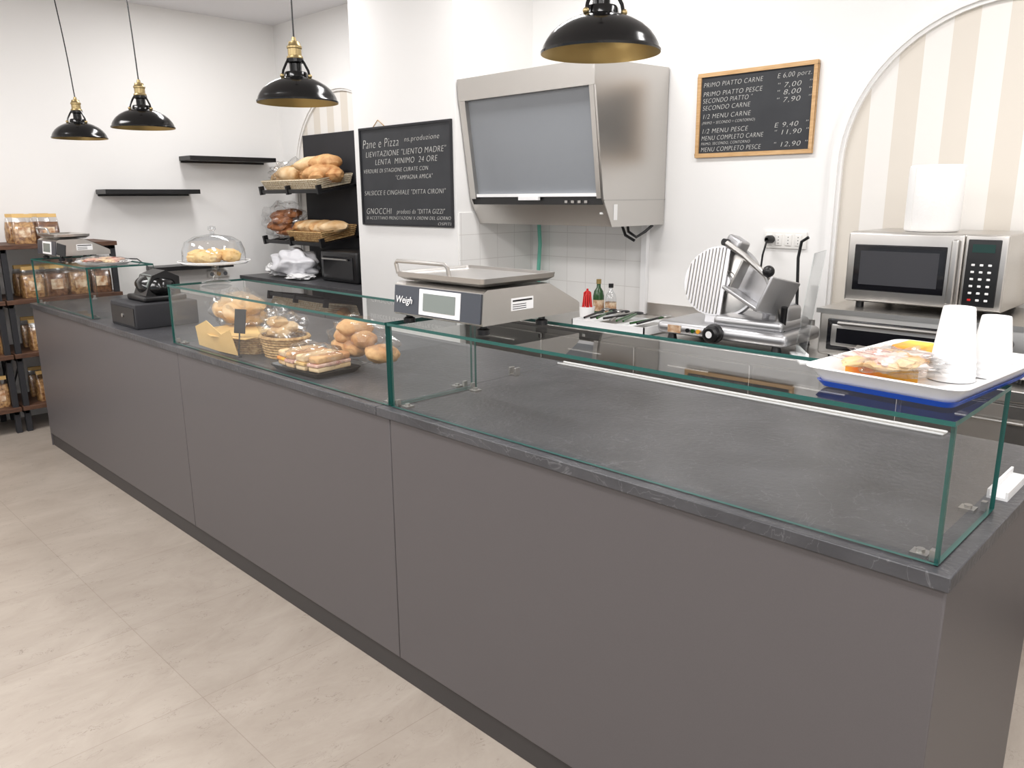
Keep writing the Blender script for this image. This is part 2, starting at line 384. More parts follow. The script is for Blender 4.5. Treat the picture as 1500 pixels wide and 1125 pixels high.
# ---------------- chalkboards
def text(parent,s_,x,y,z,size,i,mat=CHALK,rot=0,fit=None):
    cu=bpy.data.curves.new('chalk_text_%d'%i,'FONT'); cu.body=s_; cu.size=size; cu.shear=.2; cu.extrude=.0003; cu.offset=-.0011*size/.05; cu.space_character=1.12
    cu.materials.append(mat)
    o=bpy.data.objects.new('chalk_text_%d'%i,cu); bpy.context.collection.objects.link(o)
    o.parent=parent; o.location=Vector((x,y,z))-parent.location; o.rotation_euler=(math.pi/2,math.radians(-rot),0)
    if fit:
        bpy.context.view_layer.update(); w=o.dimensions.x
        if w>0: o.scale[0]=fit/w
    return o
def board(x0,x1,z0,z1,y,fr,mat,fd=.015):
    m=MB('chalkboard')
    m.box((x0+fr*.5,y-fd*.5,z0+fr*.5),(x1-fr*.5,y,z1-fr*.5),BOARD)
    m.box((x0,y-fd,z0),(x1,y,z0+fr),mat); m.box((x0,y-fd,z1-fr),(x1,y,z1),mat)
    m.box((x0,y-fd,z0+fr),(x0+fr,y,z1-fr),mat); m.box((x1-fr,y-fd,z0+fr),(x1,y,z1-fr),mat)
    return m
m=board(-4.49,-3.575,1.415,2.03,3.149,.012,BLKM)
m.tube([(-4.34,3.145,2.03),(-4.28,3.14,2.07),(-4.22,3.145,2.03)],.003,WICK)
b1=m.done(bevel=.002)
L=[("Pane e Pizza",-4.46,1.90,.08,.38),("ns.produzione",-4.02,1.925,.045,.33),("LIEVITAZIONE \"LIENTO MADRE\"",-4.43,1.845,.05,.80),("LENTA  MINIMO  24 ORE",-4.33,1.795,.05,.62),("VERDURE DI STAGIONE CURATE CON",-4.46,1.745,.036,.66),("\"CAMPAGNA AMICA\"",-4.12,1.70,.038,.36),
("SALSICCE E CINGHIALE \"DITTA CIRONI\"",-4.46,1.605,.042,.82),("GNOCCHI",-4.45,1.485,.055,.27),("prodotti da \"DITTA GIZZI\"",-4.12,1.49,.042,.47),("SI ACCETTANO PRENOTAZIONI X ORDINI DEL GIORNO",-4.45,1.45,.03,.85),("OSPITI",-3.72,1.425,.026,.12)]
for i,(s_,x,z,sz,ft) in enumerate(L): text(b1,s_,x,3.1405,z,sz,i+1,rot=.6,fit=ft)
b2=board(-2.355,-1.715,1.785,2.205,YW-.001,.02,WOOD,.018).done(bevel=.002)
L=[("PRIMO PIATTO CARNE",2.135,"E 6,00 porz.",.33),("PRIMO PIATTO PESCE",2.09,"\" 7,00  \"",.33),("SECONDO PIATTO \"",2.057,"\" 8,00  \"",.28),("SECONDO CARNE",2.022,"\" 7,90  \"",.27),("1/2 MENU CARNE",1.98,"",.27),("(PRIMO + SECONDO + CONTORNO)",1.952,"",.30),("1/2 MENU PESCE",1.907,"E 9,40  \"",.26),("MENU COMPLETO CARNE",1.872,"\" 11,90 \"",.35),("PRIMO, SECONDO, CONTORNO",1.848,"",.28),("MENU COMPLETO PESCE",1.815,"\" 12,90 \"",.34)]
k=1
for s_,z,pz,ft in L:
    sz=.033 if not s_.startswith(('(','PRIMO,')) else .02
    text(b2,s_,-2.325,YW-.0105,z,sz,k,rot=.4,fit=ft); k+=1
    if pz: text(b2,pz,-1.92,YW-.0105,z+.006,.033,k,rot=1,fit=.17); k+=1

# ---------------- hood
m=MB('extractor_hood')
hx0,hx1=-3.535,-2.54
prof=[(3.16,2.24),(3.155,2.20),(3.245,1.575),(3.32,1.435),(3.79,1.435),(3.79,2.26)]
m.prism(prof,'x',hx0,hx0+.012,STEEL); m.prism(prof,'x',hx1-.012,hx1,STEEL)
m.prism([(3.21,2.235),(3.30,1.60),(3.35,1.445),(3.786,1.445),(3.786,2.252)],'x',hx0+.013,hx1-.013,STEEL2)
hi0,hi1=hx0+.002,hx1-.002
m.prism([(3.162,2.2395),(3.788,2.2595),(3.788,2.245),(3.162,2.225)],'x',hi0,hi1,STEEL)
m.prism([(3.153,2.238),(3.18,2.238),(3.19,2.12),(3.161,2.12)],'x',hi0,hi1,STEEL)
m.prism([(3.19,2.13),(3.265,1.59),(3.275,1.59),(3.2,2.13)],'x',hx0+.05,hx1-.04,GREYS)
m.prism([(3.164,2.13),(3.241,1.58),(3.27,1.58),(3.193,2.13)],'x',hx0+.013,hx0+.05,STEEL)
m.prism([(3.164,2.13),(3.241,1.58),(3.27,1.58),(3.193,2.13)],'x',hx1-.042,hx1-.013,STEEL)
m.prism([(3.243,1.607),(3.262,1.607),(3.262,1.590),(3.243,1.590)],'x',hx0+.055,hx1-.045,WHITE)
m.box((-3.13,3.232,1.572),(-2.98,3.25,1.592),WHITE)
m.prism([(3.262,1.59),(3.262,1.54),(3.3,1.54),(3.3,1.59)],'x',hx0+.013,hx1-.013,BLACK)
m.prism([(3.256,1.548),(3.318,1.437),(3.335,1.437),(3.275,1.548)],'x',hi0,hi1,STEEL)
m.box((hx1+.0005,3.25,1.568),(hx1+.004,3.79,1.574),STEEL2)
for i in range(4): m.box((-2.81+i*.045,3.256,1.557),(-2.79+i*.045,3.262,1.57),STEEL2)
m.lathe([(0,0),(.012,0),(.012,.01),(0,.01)],(-2.58,3.285,1.5),WHITE,12)
m.box((hx1+.0005,3.33,1.47),(hx1+.003,3.36,1.55),WHITE)
m.done()
m=MB('power_cable'); m.tube([(-2.66,3.62,1.434),(-2.64,3.60,1.40),(-2.60,3.62,1.37),(-2.57,3.66,1.40),(-2.55,3.70,1.434)],.008,BLACK); m.tube([(-2.70,3.62,1.434),(-2.66,3.60,1.38),(-2.61,3.62,1.35)],.008,BLACK); m.done()
m=MB('gas_hose'); m.tube([(-3.44,3.74,1.434),(-3.43,3.74,1.3),(-3.45,3.745,1.1),(-3.44,3.75,.921)],.012,TEAL); m.done()

# ---------------- back worktop & oven/microwave
m=MB('steel_worktop')
m.box((-3.54,3.12,.88),(.9,3.785,.92),STEEL)
m.box((-3.52,3.17,.12),(.88,3.78,.88),STEEL2)
for i in range(7):
    xx=-3.5+i*.625; m.box((xx+.005,3.155,.14),(xx+.615,3.17,.86),STEEL); m.tube([(xx+.2,3.14,.8),(xx+.42,3.14,.8)],.006,STEEL2)
for xx in (-3.4,-1.3,.8):
    for yy in (3.2,3.7): m.lathe([(.02,0),(.02,.12)],(xx,yy,0),STEEL2,12)
m.done(bevel=.003)
m=MB('pizza_oven')
ox0,ox1=-1.37,-.60; oy=3.22
m.rbox((ox0,oy,.94),(ox1,3.76,1.13),STEEL,.012)
m.box((ox0-.01,oy-.012,1.115),(ox1+.01,3.76,1.1345),STEEL)
m.rbox((ox0+.04,oy-.012,.965),(ox1-.16,oy+.005,1.095),GLASSDK,.006)
m.rbox((ox0+.06,oy-.02,.985),(ox1-.18,oy-.008,1.075),STEEL2,.006); m.box((ox0+.085,oy-.023,1.0),(ox1-.2,oy-.018,1.06),GLASSDK)
m.tube([(ox0+.1,oy-.02,1.08),(ox0+.1,oy-.05,1.085),(ox1-.22,oy-.05,1.085),(ox1-.22,oy-.02,1.08)],.008,STEEL2)
for i in range(2):
    MM=T((ox1-.08,oy,1.0+i*.065))@Rm(90,'X'); m.lathe([(0,.03),(.018,.03),(.021,0)],(0,0,0),BLACK,20,M=MM)
for xx in (ox0+.05,ox1-.05):
    for yy in (oy+.05,3.7): m.lathe([(0,0),(.02,0),(.02,.022)],(xx,yy,.921),BLACK,12)
m.done()
m=MB('microwave_oven')
x0,x1,y0,y1,z0,z1=-1.31,-.735,3.30,3.74,1.16,1.445
m.rbox((x0,y0+.02,z0),(x1,y1,z1),STEEL,.008)
m.rbox((x0,y0,z0+.005),(x0+.43,y0+.03,z1-.003),STEEL,.008)
m.rbox((x0+.03,y0-.003,z0+.05),(x0+.375,y0+.006,z1-.05),GLASSDK,.003)
m.box((x0+.055,y0-.004,z0+.075),(x0+.35,y0-.002,z1-.075),pm('mw_mesh',(58,58,62),.3))
m.rbox((x0+.392,y0-.03,z0+.02),(x0+.42,y0+.002,z1-.02),STEEL2,.008)
m.rbox((x0+.432,y0,z0+.005),(x1,y0+.03,z1-.003),STEEL,.006)
m.rbox((x0+.443,y0-.004,z0+.02),(x1-.022,y0+.006,z1-.018),BLACK,.003)
m.box((x0+.46,y0-.006,z1-.065),(x1-.04,y0-.003,z1-.035),pm('mw_disp',(30,60,55),.2))
for r_ in range(6):
    for c in range(3):
        m.rbox((x0+.462+c*.028,y0-.006,z0+.04+r_*.026),(x0+.474+c*.028,y0-.003,z0+.048+r_*.026),WHITE if r_ else (RED if c==0 else WHITE),.0012,seg=1)
for xx in (x0+.05,x1-.05):
    for yy in (y0+.05,y1-.05): m.lathe([(0,0),(.016,0),(.016,.03)],(xx,yy,1.1355),BLACK,12)
m.done()
m=MB('paper_towel_roll')
pr=[(.022,.006),(.090,0),(.097,.003),(.1,.010),(.1,.246),(.097,.253),(.090,.256),(.024,.250),(.022,.246),(.022,.006)]
m.lathe(pr,(-1.05,3.46,1.446),WHITEP,64)
m.tube([(-1.05+.1008*math.cos(-2.1),3.46+.1008*math.sin(-2.1),1.45),(-1.05+.1008*math.cos(-2.1),3.46+.1008*math.sin(-2.1),1.695)],.0008,SOCK,5)
m.done(smooth=50)
def socket(x,z,n):
    m=MB('wall_socket'); m.rbox((x,YW-.012,z),(x+.055*n,YW-.0005,z+.085),SOCK,.004)
    for i in range(n):
        m.rbox((x+.01+.055*i*.93,YW-.016,z+.015),(x+.045+.055*i*.93,YW-.01,z+.07),SOCK,.003)
        for q in (-1,0,1): m.box((x+.025+.055*i*.93,YW-.0168,z+.04+q*.015),(x+.029+.055*i*.93,YW-.0158,z+.044+q*.015),BLACK)
    return m
m=socket(-1.93,1.33,4); m.lathe([(0,0),(.02,0),(.02,.035),(.01,.05)],(0,0,0),BLACK,16,M=T((-1.89,YW-.016,1.375))@Rm(90,'X')); 
m.tube([(-1.89,YW-.06,1.37),(-1.90,YW-.075,1.3),(-1.92,YW-.06,1.15),(-1.95,YW-.03,1.0)],.005,BLACK); m.done()
socket(-.62,1.30,2).done()

# ---------------- meat slicer
m=MB('meat_slicer')
bx,by,bz=-1.80,3.30,.921
for dx in (-.27,.26):
    for dy in (-.10,.18): m.lathe([(0,0),(.024,0),(.018,.03)],(bx+dx,by+dy,bz),BLACK,14)
m.rbox((bx-.34,by-.14,bz+.028),(bx+.32,by+.22,bz+.09),ALU,.028,seg=4)
m.rbox((bx-.06,by-.10,bz+.085),(bx+.28,by+.18,bz+.135),ALU,.022,seg=4)
m.box((bx-.27,by-.1425,bz+.04),(bx-.20,by-.139,bz+.075),LABEL)
for i,c in enumerate((BLACK,GREENB,YEL)): m.lathe([(0,.008),(.010,.008),(.010,0)],(0,0,0),c,12,M=T((bx-.16+i*.028,by-.14,bz+.058))@Rm(90,'X'))
MM=T((bx-.02,by-.14,bz+.06))@Rm(90,'X'); m.lathe([(.045,0),(.045,.012),(.038,.018),(.038,.045),(.028,.052),(0,.052)],(0,0,0),BLACK,28,M=MM); m.lathe([(0,.053),(.016,.053)],(0,0,0),WHITE,20,M=MM)
FB=frame((bx-.09,by+.06,bz+.27),(.10,-.96,.26))
m.lathe([(0,.010),(.05,.010),(.055,.006),(.13,.004),(.152,-.002),(.13,-.006),(0,-.006)],(0,0,0),STEEL,64,M=FB)
m.lathe([(.155,-.012),(.168,-.014),(.174,.0),(.168,.014),(.157,.012)],(0,0,0),ALU,64,M=FB)
m.lathe([(0,.026),(.03,.026),(.04,.010)],(0,0,0),ALU,32,M=FB)
m.lathe([(0,-.10),(.08,-.10),(.10,-.08),(.105,-.008)],(0,0,0),ALU,32,M=FB)
pl=[]
for i in range(17):
    a=math.radians(75+i*(210/16)); pl.append((.165*math.cos(a)-.03,.165*math.sin(a)))
m.prism(pl,'z',.028,.038,ALU,M=FB)
for i in range(11):
    xx=-.175+i*.0165; hh=math.sqrt(max(.0004,.165**2-(xx+.03)**2))*.95
    m.tube([(xx,-hh,.040),(xx,hh,.040)],.004,STEEL2,6,M=FB)
m.box((-.06,-.20,.0),(.0,-.10,.034),ALU,M=FB)
FC=frame((bx+.13,by-.02,bz+.26),(-.32,-.92,.22))
m.rbox((-.12,-.05,.02),(.14,.07,.035),ALU,.006,M=FC@Rm(-18,'Z'))
m.rbox((-.12,-.065,-.06),(.14,-.048,.11),ALU,.006,M=FC@Rm(-18,'Z'))
m.rbox((.125,-.06,-.06),(.14,.10,.11),ALU,.006,M=FC@Rm(-18,'Z'))
m.rbox((-.09,-.04,.05),(-.075,.09,.10),STEEL2,.005,M=FC@Rm(-18,'Z'))
m.tube([(bx+.16,by,bz+.12),(bx+.17,by-.02,bz+.17),(bx+.15,by-.03,bz+.22)],.024,ALU,14)
m.tube([(bx-.04,by-.04,bz+.46),(bx+.06,by-.06,bz+.41),(bx+.18,by-.08,bz+.33),(bx+.23,by-.07,bz+.22),(bx+.24,by-.05,bz+.12)],.013,STEEL2,10)
m.rbox((bx+.16,by-.03,bz+.10),(bx+.27,by+.12,bz+.20),ALU,.03,seg=4)
m.blob((bx+.20,by-.10,bz+.35),(.026,.026,.026),BLACK,0,sub=3)
m.tube([(bx+.26,by-.06,bz+.08),(bx+.275,by-.08,bz+.20)],.014,BLACK,12)
m.tube([(bx+.26,by+.08,bz+.10),(bx+.24,by+.09,bz+.40),(bx+.25,by+.09,bz+.47),(bx+.28,by+.09,bz+.49)],.007,BLACK,8)
MS=frame((bx-.06,by+.09,bz+.445),(-.32,-.92,.22)); m.rbox((-.045,-.03,-.03),(.055,.035,.04),ALU,.014,M=MS@Rm(-20,'Z')); m.lathe([(0,.028),(.016,.028),(.018,0)],(-.02,.0,.04),BLACK,16,M=MS)
m.done()
m=MB('acrylic_guard')
MM=T((-1.40,3.13,.951))@Rm(-55,'Z')@Rm(-8,'X')@Rm(-8,'Y'); m.pane((-.10,-.003,.0),(.10,.003,.42),M=MM,g=PLEXI,e=PLEXI); m.rbox((-.12,-.03,-.03),(.12,.03,-.02),WHITE,.003,M=T((-1.40,3.15,.951))@Rm(-55,'Z')); m.rbox((-.10,-.008,-.025),(.10,.008,.01),WHITE,.003,M=T((-1.40,3.15,.951))@Rm(-55,'Z'));  m.done()
# utensils, bottles
m=MB('steel_food_tray')
x0,x1,y0,y1=-2.66,-2.20,3.15,3.42
m.box((x0,y0,.921),(x1,y1,.925),STEEL)
for a,b_ in (((x0,y0,.925),(x1,y0+.006,.965)),((x0,y1-.006,.925),(x1,y1,.965)),((x0,y0,.925),(x0+.006,y1,.965)),((x1-.006,y0,.925),(x1,y1,.965))): m.box(a,b_,WHITE)
for i in range(4): m.rbox((x0+.02+i*.108,y0+.02,.926),(x0+.118+i*.108,y1-.02,.955),[WHITE,STEEL,WHITE,STEEL2][i],.01)
for i in range(9):
    a=random.uniform(-.4,.4); xx=x0+.06+i*.042; m.tube([(xx,y0+.03,.972+.003*i%.01),(xx+a*.2,y1-.01,.99)],.006,random.choice([BLACK,STEEL2,GREENB]),6)
    m.blob((xx+a*.2,y1-.02,.99),(.022,.03,.008),random.choice([BLACK,STEEL2,STEEL2]),0,sub=2)
m.done()
def bottle(x,y,mat,cap,h=.24):
    m=MB('oil_bottle'); m.lathe([(0,0),(.03,0),(.032,.01),(.032,h*.55),(.026,h*.68),(.012,h*.78),(.011,h*.92)],(x,y,.921),mat,24); m.lathe([(.014,h*.88),(.014,h),(0,h)],(x,y,.921),cap,20); m.lathe([(.0325,h*.15),(.0325,h*.45)],(x,y,.921),LABEL,24); m.done()
bottle(-2.80,3.55,GREENB,GOLD,.21); bottle(-2.72,3.56,CGL,BLACK,.19)
m=MB('red_dish_brush'); m.lathe([(.0,0),(.035,0),(.045,.08),(.04,.08),(.03,.006)],(-2.73,3.36,.921),WHITE,20)
m.tube([(-2.73,3.36,.94),(-2.72,3.35,1.10)],.006,RED,8)
for i in range(12):
    a=i*.52; m.tube([(-2.72,3.35,1.09),(-2.72+.018*math.cos(a),3.35+.018*math.sin(a),1.06+.01*(i%3)),(-2.72+.026*math.cos(a),3.35+.026*math.sin(a),1.0)],.0035,RED,5)
m.done()

# ---------------- counter scales
def rr(hx,hy,r_,n=6):
    pts=[]
    for cx,cy,a0 in ((hx-r_,hy-r_,0),(-hx+r_,hy-r_,90),(-hx+r_,-hy+r_,180),(hx-r_,-hy+r_,270)):
        for i in range(n+1):
            a=math.radians(a0+90*i/n); pts.append((cx+r_*math.cos(a),cy+r_*math.sin(a)))
    return pts
def loft(m,levels,mat,M=None,cap0=True,cap1=False):
    V=[];Fs=[];n=len(levels[0][0])
    for pts,z in levels: V+=[(p_[0],p_[1],z) for p_ in pts]
    for i in range(len(levels)-1):
        for k_ in range(n):
            k2=(k_+1)%n; Fs.append((i*n+k_,i*n+k2,(i+1)*n+k2,(i+1)*n+k_))
    if cap0: Fs.append(tuple(range(n))[::-1])
    if cap1: Fs.append(tuple((len(levels)-1)*n+k_ for k_ in range(n)))
    m.add(V,Fs,mat,M)
def scale_obj(x0,y0,z0,w,d,name='counter_scale',rot=0,k=1.0):
    m=MB(name)
    for xx in (.03,w-.03):
        for yy in (.03,d-.14): m.lathe([(0,0),(.018,0),(.018,.014),(.010,.018),(.010,.03)],(xx,yy,0),BLACK,16)
    pr=[(0.0,.028),(-.004,.036),(.004,.118),(.02,.126),(d-.14,.126),(d-.01,.062),(d,.055),(d,.03)]
    m.prism(pr,'x',0,w,STEEL)
    m.prism([(-.008,.034),(.0,.116),(.006,.116),(0,.034)],'x',.004,w-.004,pm('scale_panel',(62,66,74),.35))
    m.prism([(-.0095,.038),(-.003,.112),(.003,.112),(-.004,.038)],'x',w*.32,w*.78,WHITE)
    m.prism([(-.0105,.05),(-.006,.101),(.0,.101),(-.004,.05)],'x',w*.37,w*.73,LCD)
    m.box((w+.0002,.11,.06),(w+.0015,.20,.095),WHITE)
    m.box((w+.0002,.115,.085),(w+.002,.195,.09),BLACK)
    for i in range(3): m.box((w+.0002,.115,.064+i*.006),(w+.002,.17,.066+i*.006),BLACK)
    sl=math.atan2(.062,.13)
    MK=T((0,d-.13,.1225))@Matrix.Rotation(-sl,4,'X')
    m.box((.02,.0,.0),(w-.02,.12,.003),BLACK,M=MK)
    m.lathe([(0,.124),(.05,.124),(.05,.138),(0,.138)],(w/2,(d-.14)/2+.01,0),STEEL2,20)
    loft(m,[(rr(w/2-.02,(d-.10)/2-.02,.012,4),.132),(rr(w/2-.004,(d-.10)/2-.004,.016,4),.142),(rr(w/2-.002,(d-.10)/2-.002,.016,4),.156),(rr(w/2-.010,(d-.10)/2-.010,.014,4),.156),(rr(w/2-.018,(d-.10)/2-.018,.012,4),.148)],STEEL,T((w/2,(d-.10)/2,0)),cap1=True)
    m.tube([(.012,.008,.150),(.008,.004,.180),(.016,.002,.188),(w*.60,.002,.188),(w*.625,.004,.180),(w*.63,.010,.150)],.006,STEEL,10)
    ob=m.done(loc=(x0,y0,z0),rotz=rot)
    return ob
sc=scale_obj(-1.935,1.455,1.2175,.39,.41)
cu=bpy.data.curves.new('label_text','FONT'); cu.body="Weigh"; cu.size=.03; cu.shear=.2; cu.extrude=.0003; cu.materials.append(WHITE)
o=bpy.data.objects.new('label_text',cu); bpy.context.collection.objects.link(o); o.parent=sc; o.location=(.014,-.0085,.065); o.rotation_euler=(math.radians(85),0,0)
scale_obj(-5.60,1.47,1.2325,.36,.30)
m=MB('scale_power_cable'); m.tube([(-5.20,1.66,1.26),(-5.02,1.70,1.25),(-4.90,1.80,1.245),(-4.82,1.83,1.20),(-4.76,1.83,1.05),(-4.70,1.85,.965),(-4.55,1.80,.956),(-4.44,1.74,.957)],.004,BLACK,8); m.done()

# ---------------- tray with cups
m=MB('serving_tray')
TX,TY,TZ=-.50,1.71,1.2175
MT=T((TX,TY,TZ))@Rm(-5,'Z')
loft(m,[(rr(.125,.19,.02),0),(rr(.135,.2,.025),.012),(rr(.132,.197,.025),.012),(rr(.122,.187,.02),.004)],BLUE,MT,cap1=True)
loft(m,[(rr(.122,.188,.02),.005),(rr(.145,.212,.03),.036),(rr(.153,.22,.033),.04),(rr(.152,.219,.033),.043),(rr(.142,.209,.03),.041),(rr(.122,.188,.02),.010)],WHITE,MT,cap1=True)
m.done()
m=MB('paper_napkins')
m.prism([(-.118,-.10),(.02,-.08),(-.03,.0),(-.03,.165),(-.115,.17)],'z',.0115,.034,YEL,M=MT); m.rbox((-.10,.06,.035),(-.04,.15,.055),YEL,.004,M=MT); m.done()
m=MB('wrapped_biscuits')
for i in range(14):
    m.blob((random.uniform(-.08,.03),random.uniform(-.15,-.02),.05+.006*(i%2)),(.045,.022,.009),random.choice([PINKW,FLOURB,PINKW,PINKW]),.15,2,i,3,M=MT,rot=random.uniform(0,3))
m.blob((-.02,-.09,.05),(.085,.085,.022),FILM,.35,4,3,4,M=MT,flat=-.6)
m.done()
def cups(x,y,z,r_,h):
    m=MB('plastic_cup_stack')
    pr=[(0,h-.002),(r_*.60,h-.002),(r_*.63,h),(r_*.66,h-.003),(r_*.90,h*.30)]
    for i in range(3):
        zz=h*.28-i*h*.095; rr_=r_*(.915+.028*i)
        pr+=[(rr_,zz),(rr_+.0012,zz-.002),(rr_+.0012,zz-.004),(rr_,zz-.006)]
    pr+=[(r_,0),(r_-.003,0)]
    m.lathe(pr,(x,y,z),WHITE,48); m.done(smooth=50)
cups(-.452,1.715,1.2295,.044,.145); cups(-.405,1.80,1.2295,.041,.122)

# ---------------- cake stand
m=MB('cake_stand')
cx,cy,cz=-3.47,1.61,1.2175
m.lathe([(0,0.001),(.062,.001),(.066,.004),(.05,.012),(.018,.02),(.012,.035),(.02,.05),(.012,.06),(.016,.078),(.05,.086),(.14,.088),(.152,.1)],(cx,cy,cz),CGL,48)
m.lathe([(.135,.092),(.137,.1),(.134,.15),(.12,.185),(.08,.208),(.03,.216),(.01,.22),(.009,.232),(.018,.24),(.016,.252),(0,.256)],(cx,cy,cz),CGL,48)
m.tube([(cx+.154*math.cos(i*math.pi/20),cy+.154*math.sin(i*math.pi/20),cz+.1) for i in range(40)],.002,WHITE,6,closed=True)
m.tube([(cx+.137*math.cos(i*math.pi/20),cy+.137*math.sin(i*math.pi/20),cz+.093) for i in range(40)],.002,WHITE,6,closed=True)
m.done()
m=MB('cakes')
for i in range(7):
    a=i*.9; rd=.075 if i else 0
    m.blob((cx+rd*math.cos(a),cy+rd*math.sin(a),cz+.122),(.042,.042,.030),YCAKE,.12,2.5,i,3)
m.done()
# ---------------- cash box + terminal
m=MB('cash_drawer')
m.rbox((-4.42,1.46,CT),(-4.08,1.78,CT+.125),BLKM,.006); m.box((-4.40,1.457,CT+.015),(-4.10,1.46,CT+.105),BLACK); m.lathe([(0,.004),(.01,.004),(.01,0)],(0,0,0),STEEL2,14,M=T((-4.25,1.457,CT+.06))@Rm(90,'X')); m.done()
m=MB('payment_terminal')
z=CT+.126
m.rbox((-4.37,1.53,z),(-4.13,1.75,z+.03),BLACK,.01)
m.blob((-4.25,1.64,z+.07),(.135,.095,.066),BLKG,.05,1.5,2,4,flat=-.85)
m.prism([(1.55,.03+z),(1.59,.13+z),(1.66,.155+z),(1.73,.12+z),(1.73,.03+z)],'x',-4.32,-4.16,BLACK)
m.prism([(1.562,.075+z),(1.593,.134+z),(1.595,.13+z),(1.567,.07+z)],'x',-4.31,-4.17,LCD)
m.done()

# ---------------- breads in case
def wbasket(cx,cy,z,a,b_,h,mat,rings=9,name='wicker_basket',rot=0,liner=None):
    m=MB(name); M0=T((cx,cy,z))@Rm(rot,'Z'); n=40
    m.lathe([(0,.004),(.82,.004),(.82,0),(0,0)],(0,0,0),mat,n,M=M0@Matrix.Diagonal((a,b_,1,1)))
    for j in range(rings):
        f_=j/(rings-1); s_=.82+.18*f_
        pts=[]
        for k_ in range(n*2):
            t_=2*math.pi*k_/(n*2); w=1+.012*(1 if (k_+j)%2 else -1)
            pts.append((a*s_*w*math.cos(t_),b_*s_*w*math.sin(t_),.006+f_*(h-.006)))
        m.tube(pts,h/rings*.55 if j<rings-1 else h/rings*.8,mat,6,closed=True,M=M0)
    for k_ in range(20):
        t_=2*math.pi*k_/20; m.tube([(a*.83*math.cos(t_),b_*.83*math.sin(t_),0.004),(a*1.01*math.cos(t_),b_*1.01*math.sin(t_),h)],.003,mat,5,M=M0)
    return m,M0
def loaves(m,cx,cy,z,n,rx,ry,sz,mat,seed=0,M=None,h=.02):
    rnd=random.Random(seed)
    for i in range(n):
        m.blob((cx+rnd.uniform(-rx,rx),cy+rnd.uniform(-ry,ry),z+h*(i%3)),(sz*rnd.uniform(.9,1.2),sz*rnd.uniform(.6,.8),sz*.5),mat,.08,2,seed+i,3,rot=rnd.uniform(-.6,.6),M=M)
m,M0=wbasket(-3.20,1.59,CT,.19,.11,.075,WICK,8)
m.prism([(-.20,0),(-.02,-.005),(.16,0),(.15,.11),(.06,.08),(-.05,.13),(-.18,.09)],'y',-.12,-.117,KRAFT,M=M0@T((0,0,.035))@Rm(12,'X'))
m.prism([(-.21,-.10),(-.02,-.14),(.19,-.09),(.17,.09),(-.18,.10)],'z',.080,.083,KRAFT,M=M0@Rm(3,'X'))
m.done()
m=MB('bread_loaves')
loaves(m,-3.34,1.65,CT+.125,7,.08,.04,.085,FLOURB,3,h=.03); m.blob((-3.34,1.65,CT+.15),(.17,.09,.09),FILM,.25,3,2,4); m.done()
m,M0=wbasket(-2.93,1.63,CT,.115,.09,.085,WICK,8); m.done()
m=MB('bagged_rolls'); loaves(m,-2.93,1.63,CT+.10,4,.04,.03,.05,FLOURB,9,h=.02); m.blob((-2.93,1.63,CT+.125),(.10,.08,.07),FILM,.3,3,7,4); m.blob((-2.95,1.63,CT+.195),(.025,.025,.035),FILM,.3,4,7,3); m.done()
m=MB('price_tag'); MM=T((-3.04,1.475,CT+.001))@Rm(20,'Z')@Rm(-10,'X'); m.rbox((-.03,-.002,.10),(.03,.002,.20),BLACK,.0015,M=MM,seg=1); m.rbox((-.012,-.008,.002),(.012,.008,.008),BLACK,.002,M=MM); m.tube([(0,0,0.004),(0,0,.11)],.003,BLACK,M=MM); m.done()
m=MB('sandwich_tray')
MM=T((-2.60,1.565,CT))@Rm(2,'Z')
loft(m,[(rr(.14,.085,.01),0),(rr(.16,.105,.012),.022),(rr(.157,.102,.012),.022),(rr(.138,.083,.01),.004)],BLACK,MM,cap1=True)
for i in range(4):
    MS=MM@Rm(4*(i-1.5),'Z')
    m.rbox((-.125+i*.065,-.09,.018),(-.068+i*.065,.07,.038),FLOURB,.006,M=MS); m.rbox((-.127+i*.065,-.094,.038),(-.066+i*.065,.068,.050),(YEL,HAM,KRAFT,HAM)[i],.003,M=MS); m.rbox((-.125+i*.065,-.09,.050),(-.068+i*.065,.07,.076),BREAD if i%2 else FLOURB,.009,M=MS)
m.blob((0,0,.055),(.15,.095,.05),FILM,.2,3,4,4,M=MM,flat=-.5)
m.done()
m=MB('bagged_bread')
loaves(m,-2.52,1.725,CT+.07,8,.14,.008,.07,BREAD,14,h=.04); m.blob((-2.52,1.725,CT+.10),(.21,.045,.09),FILM,.2,3,12,4,flat=-.95); m.done()
# ---------------- meat tray on far case
m=MB('cold_cuts_tray')
m.lathe([(0,.003),(.15,.003),(.17,.014),(.175,.014),(.152,0),(0,0)],(-4.87,1.60,1.2325),WHITE,40,sx=1.15,sy=.8)
for i in range(16):
    a=i*.8; m.blob((-4.87+.11*math.cos(a)*(1-.3*(i%2)),1.60+.07*math.sin(a)*(1-.3*(i%2)),1.2325+.018+.002*(i%4)),(.045,.035,.008),HAM if i%3 else FLOURB,.3,3,i,3,rot=a)
m.blob((-4.87,1.60,1.25),(.18,.12,.022),FILM,.2,4,5,4,flat=-.5)
m.done()
m=MB('price_tag'); MM=T((-5.12,1.45,1.2325))@Rm(25,'Z'); m.rbox((-.035,-.003,.04),(.035,.003,.11),BLACK,.002,M=MM@Rm(12,'Y'),seg=1); m.rbox((-.015,-.010,0),(.015,.010,.005),BLACK,.002,M=MM); m.tube([(0,0,0),(.006,0,.05)],.003,BLACK,M=MM); m.done()

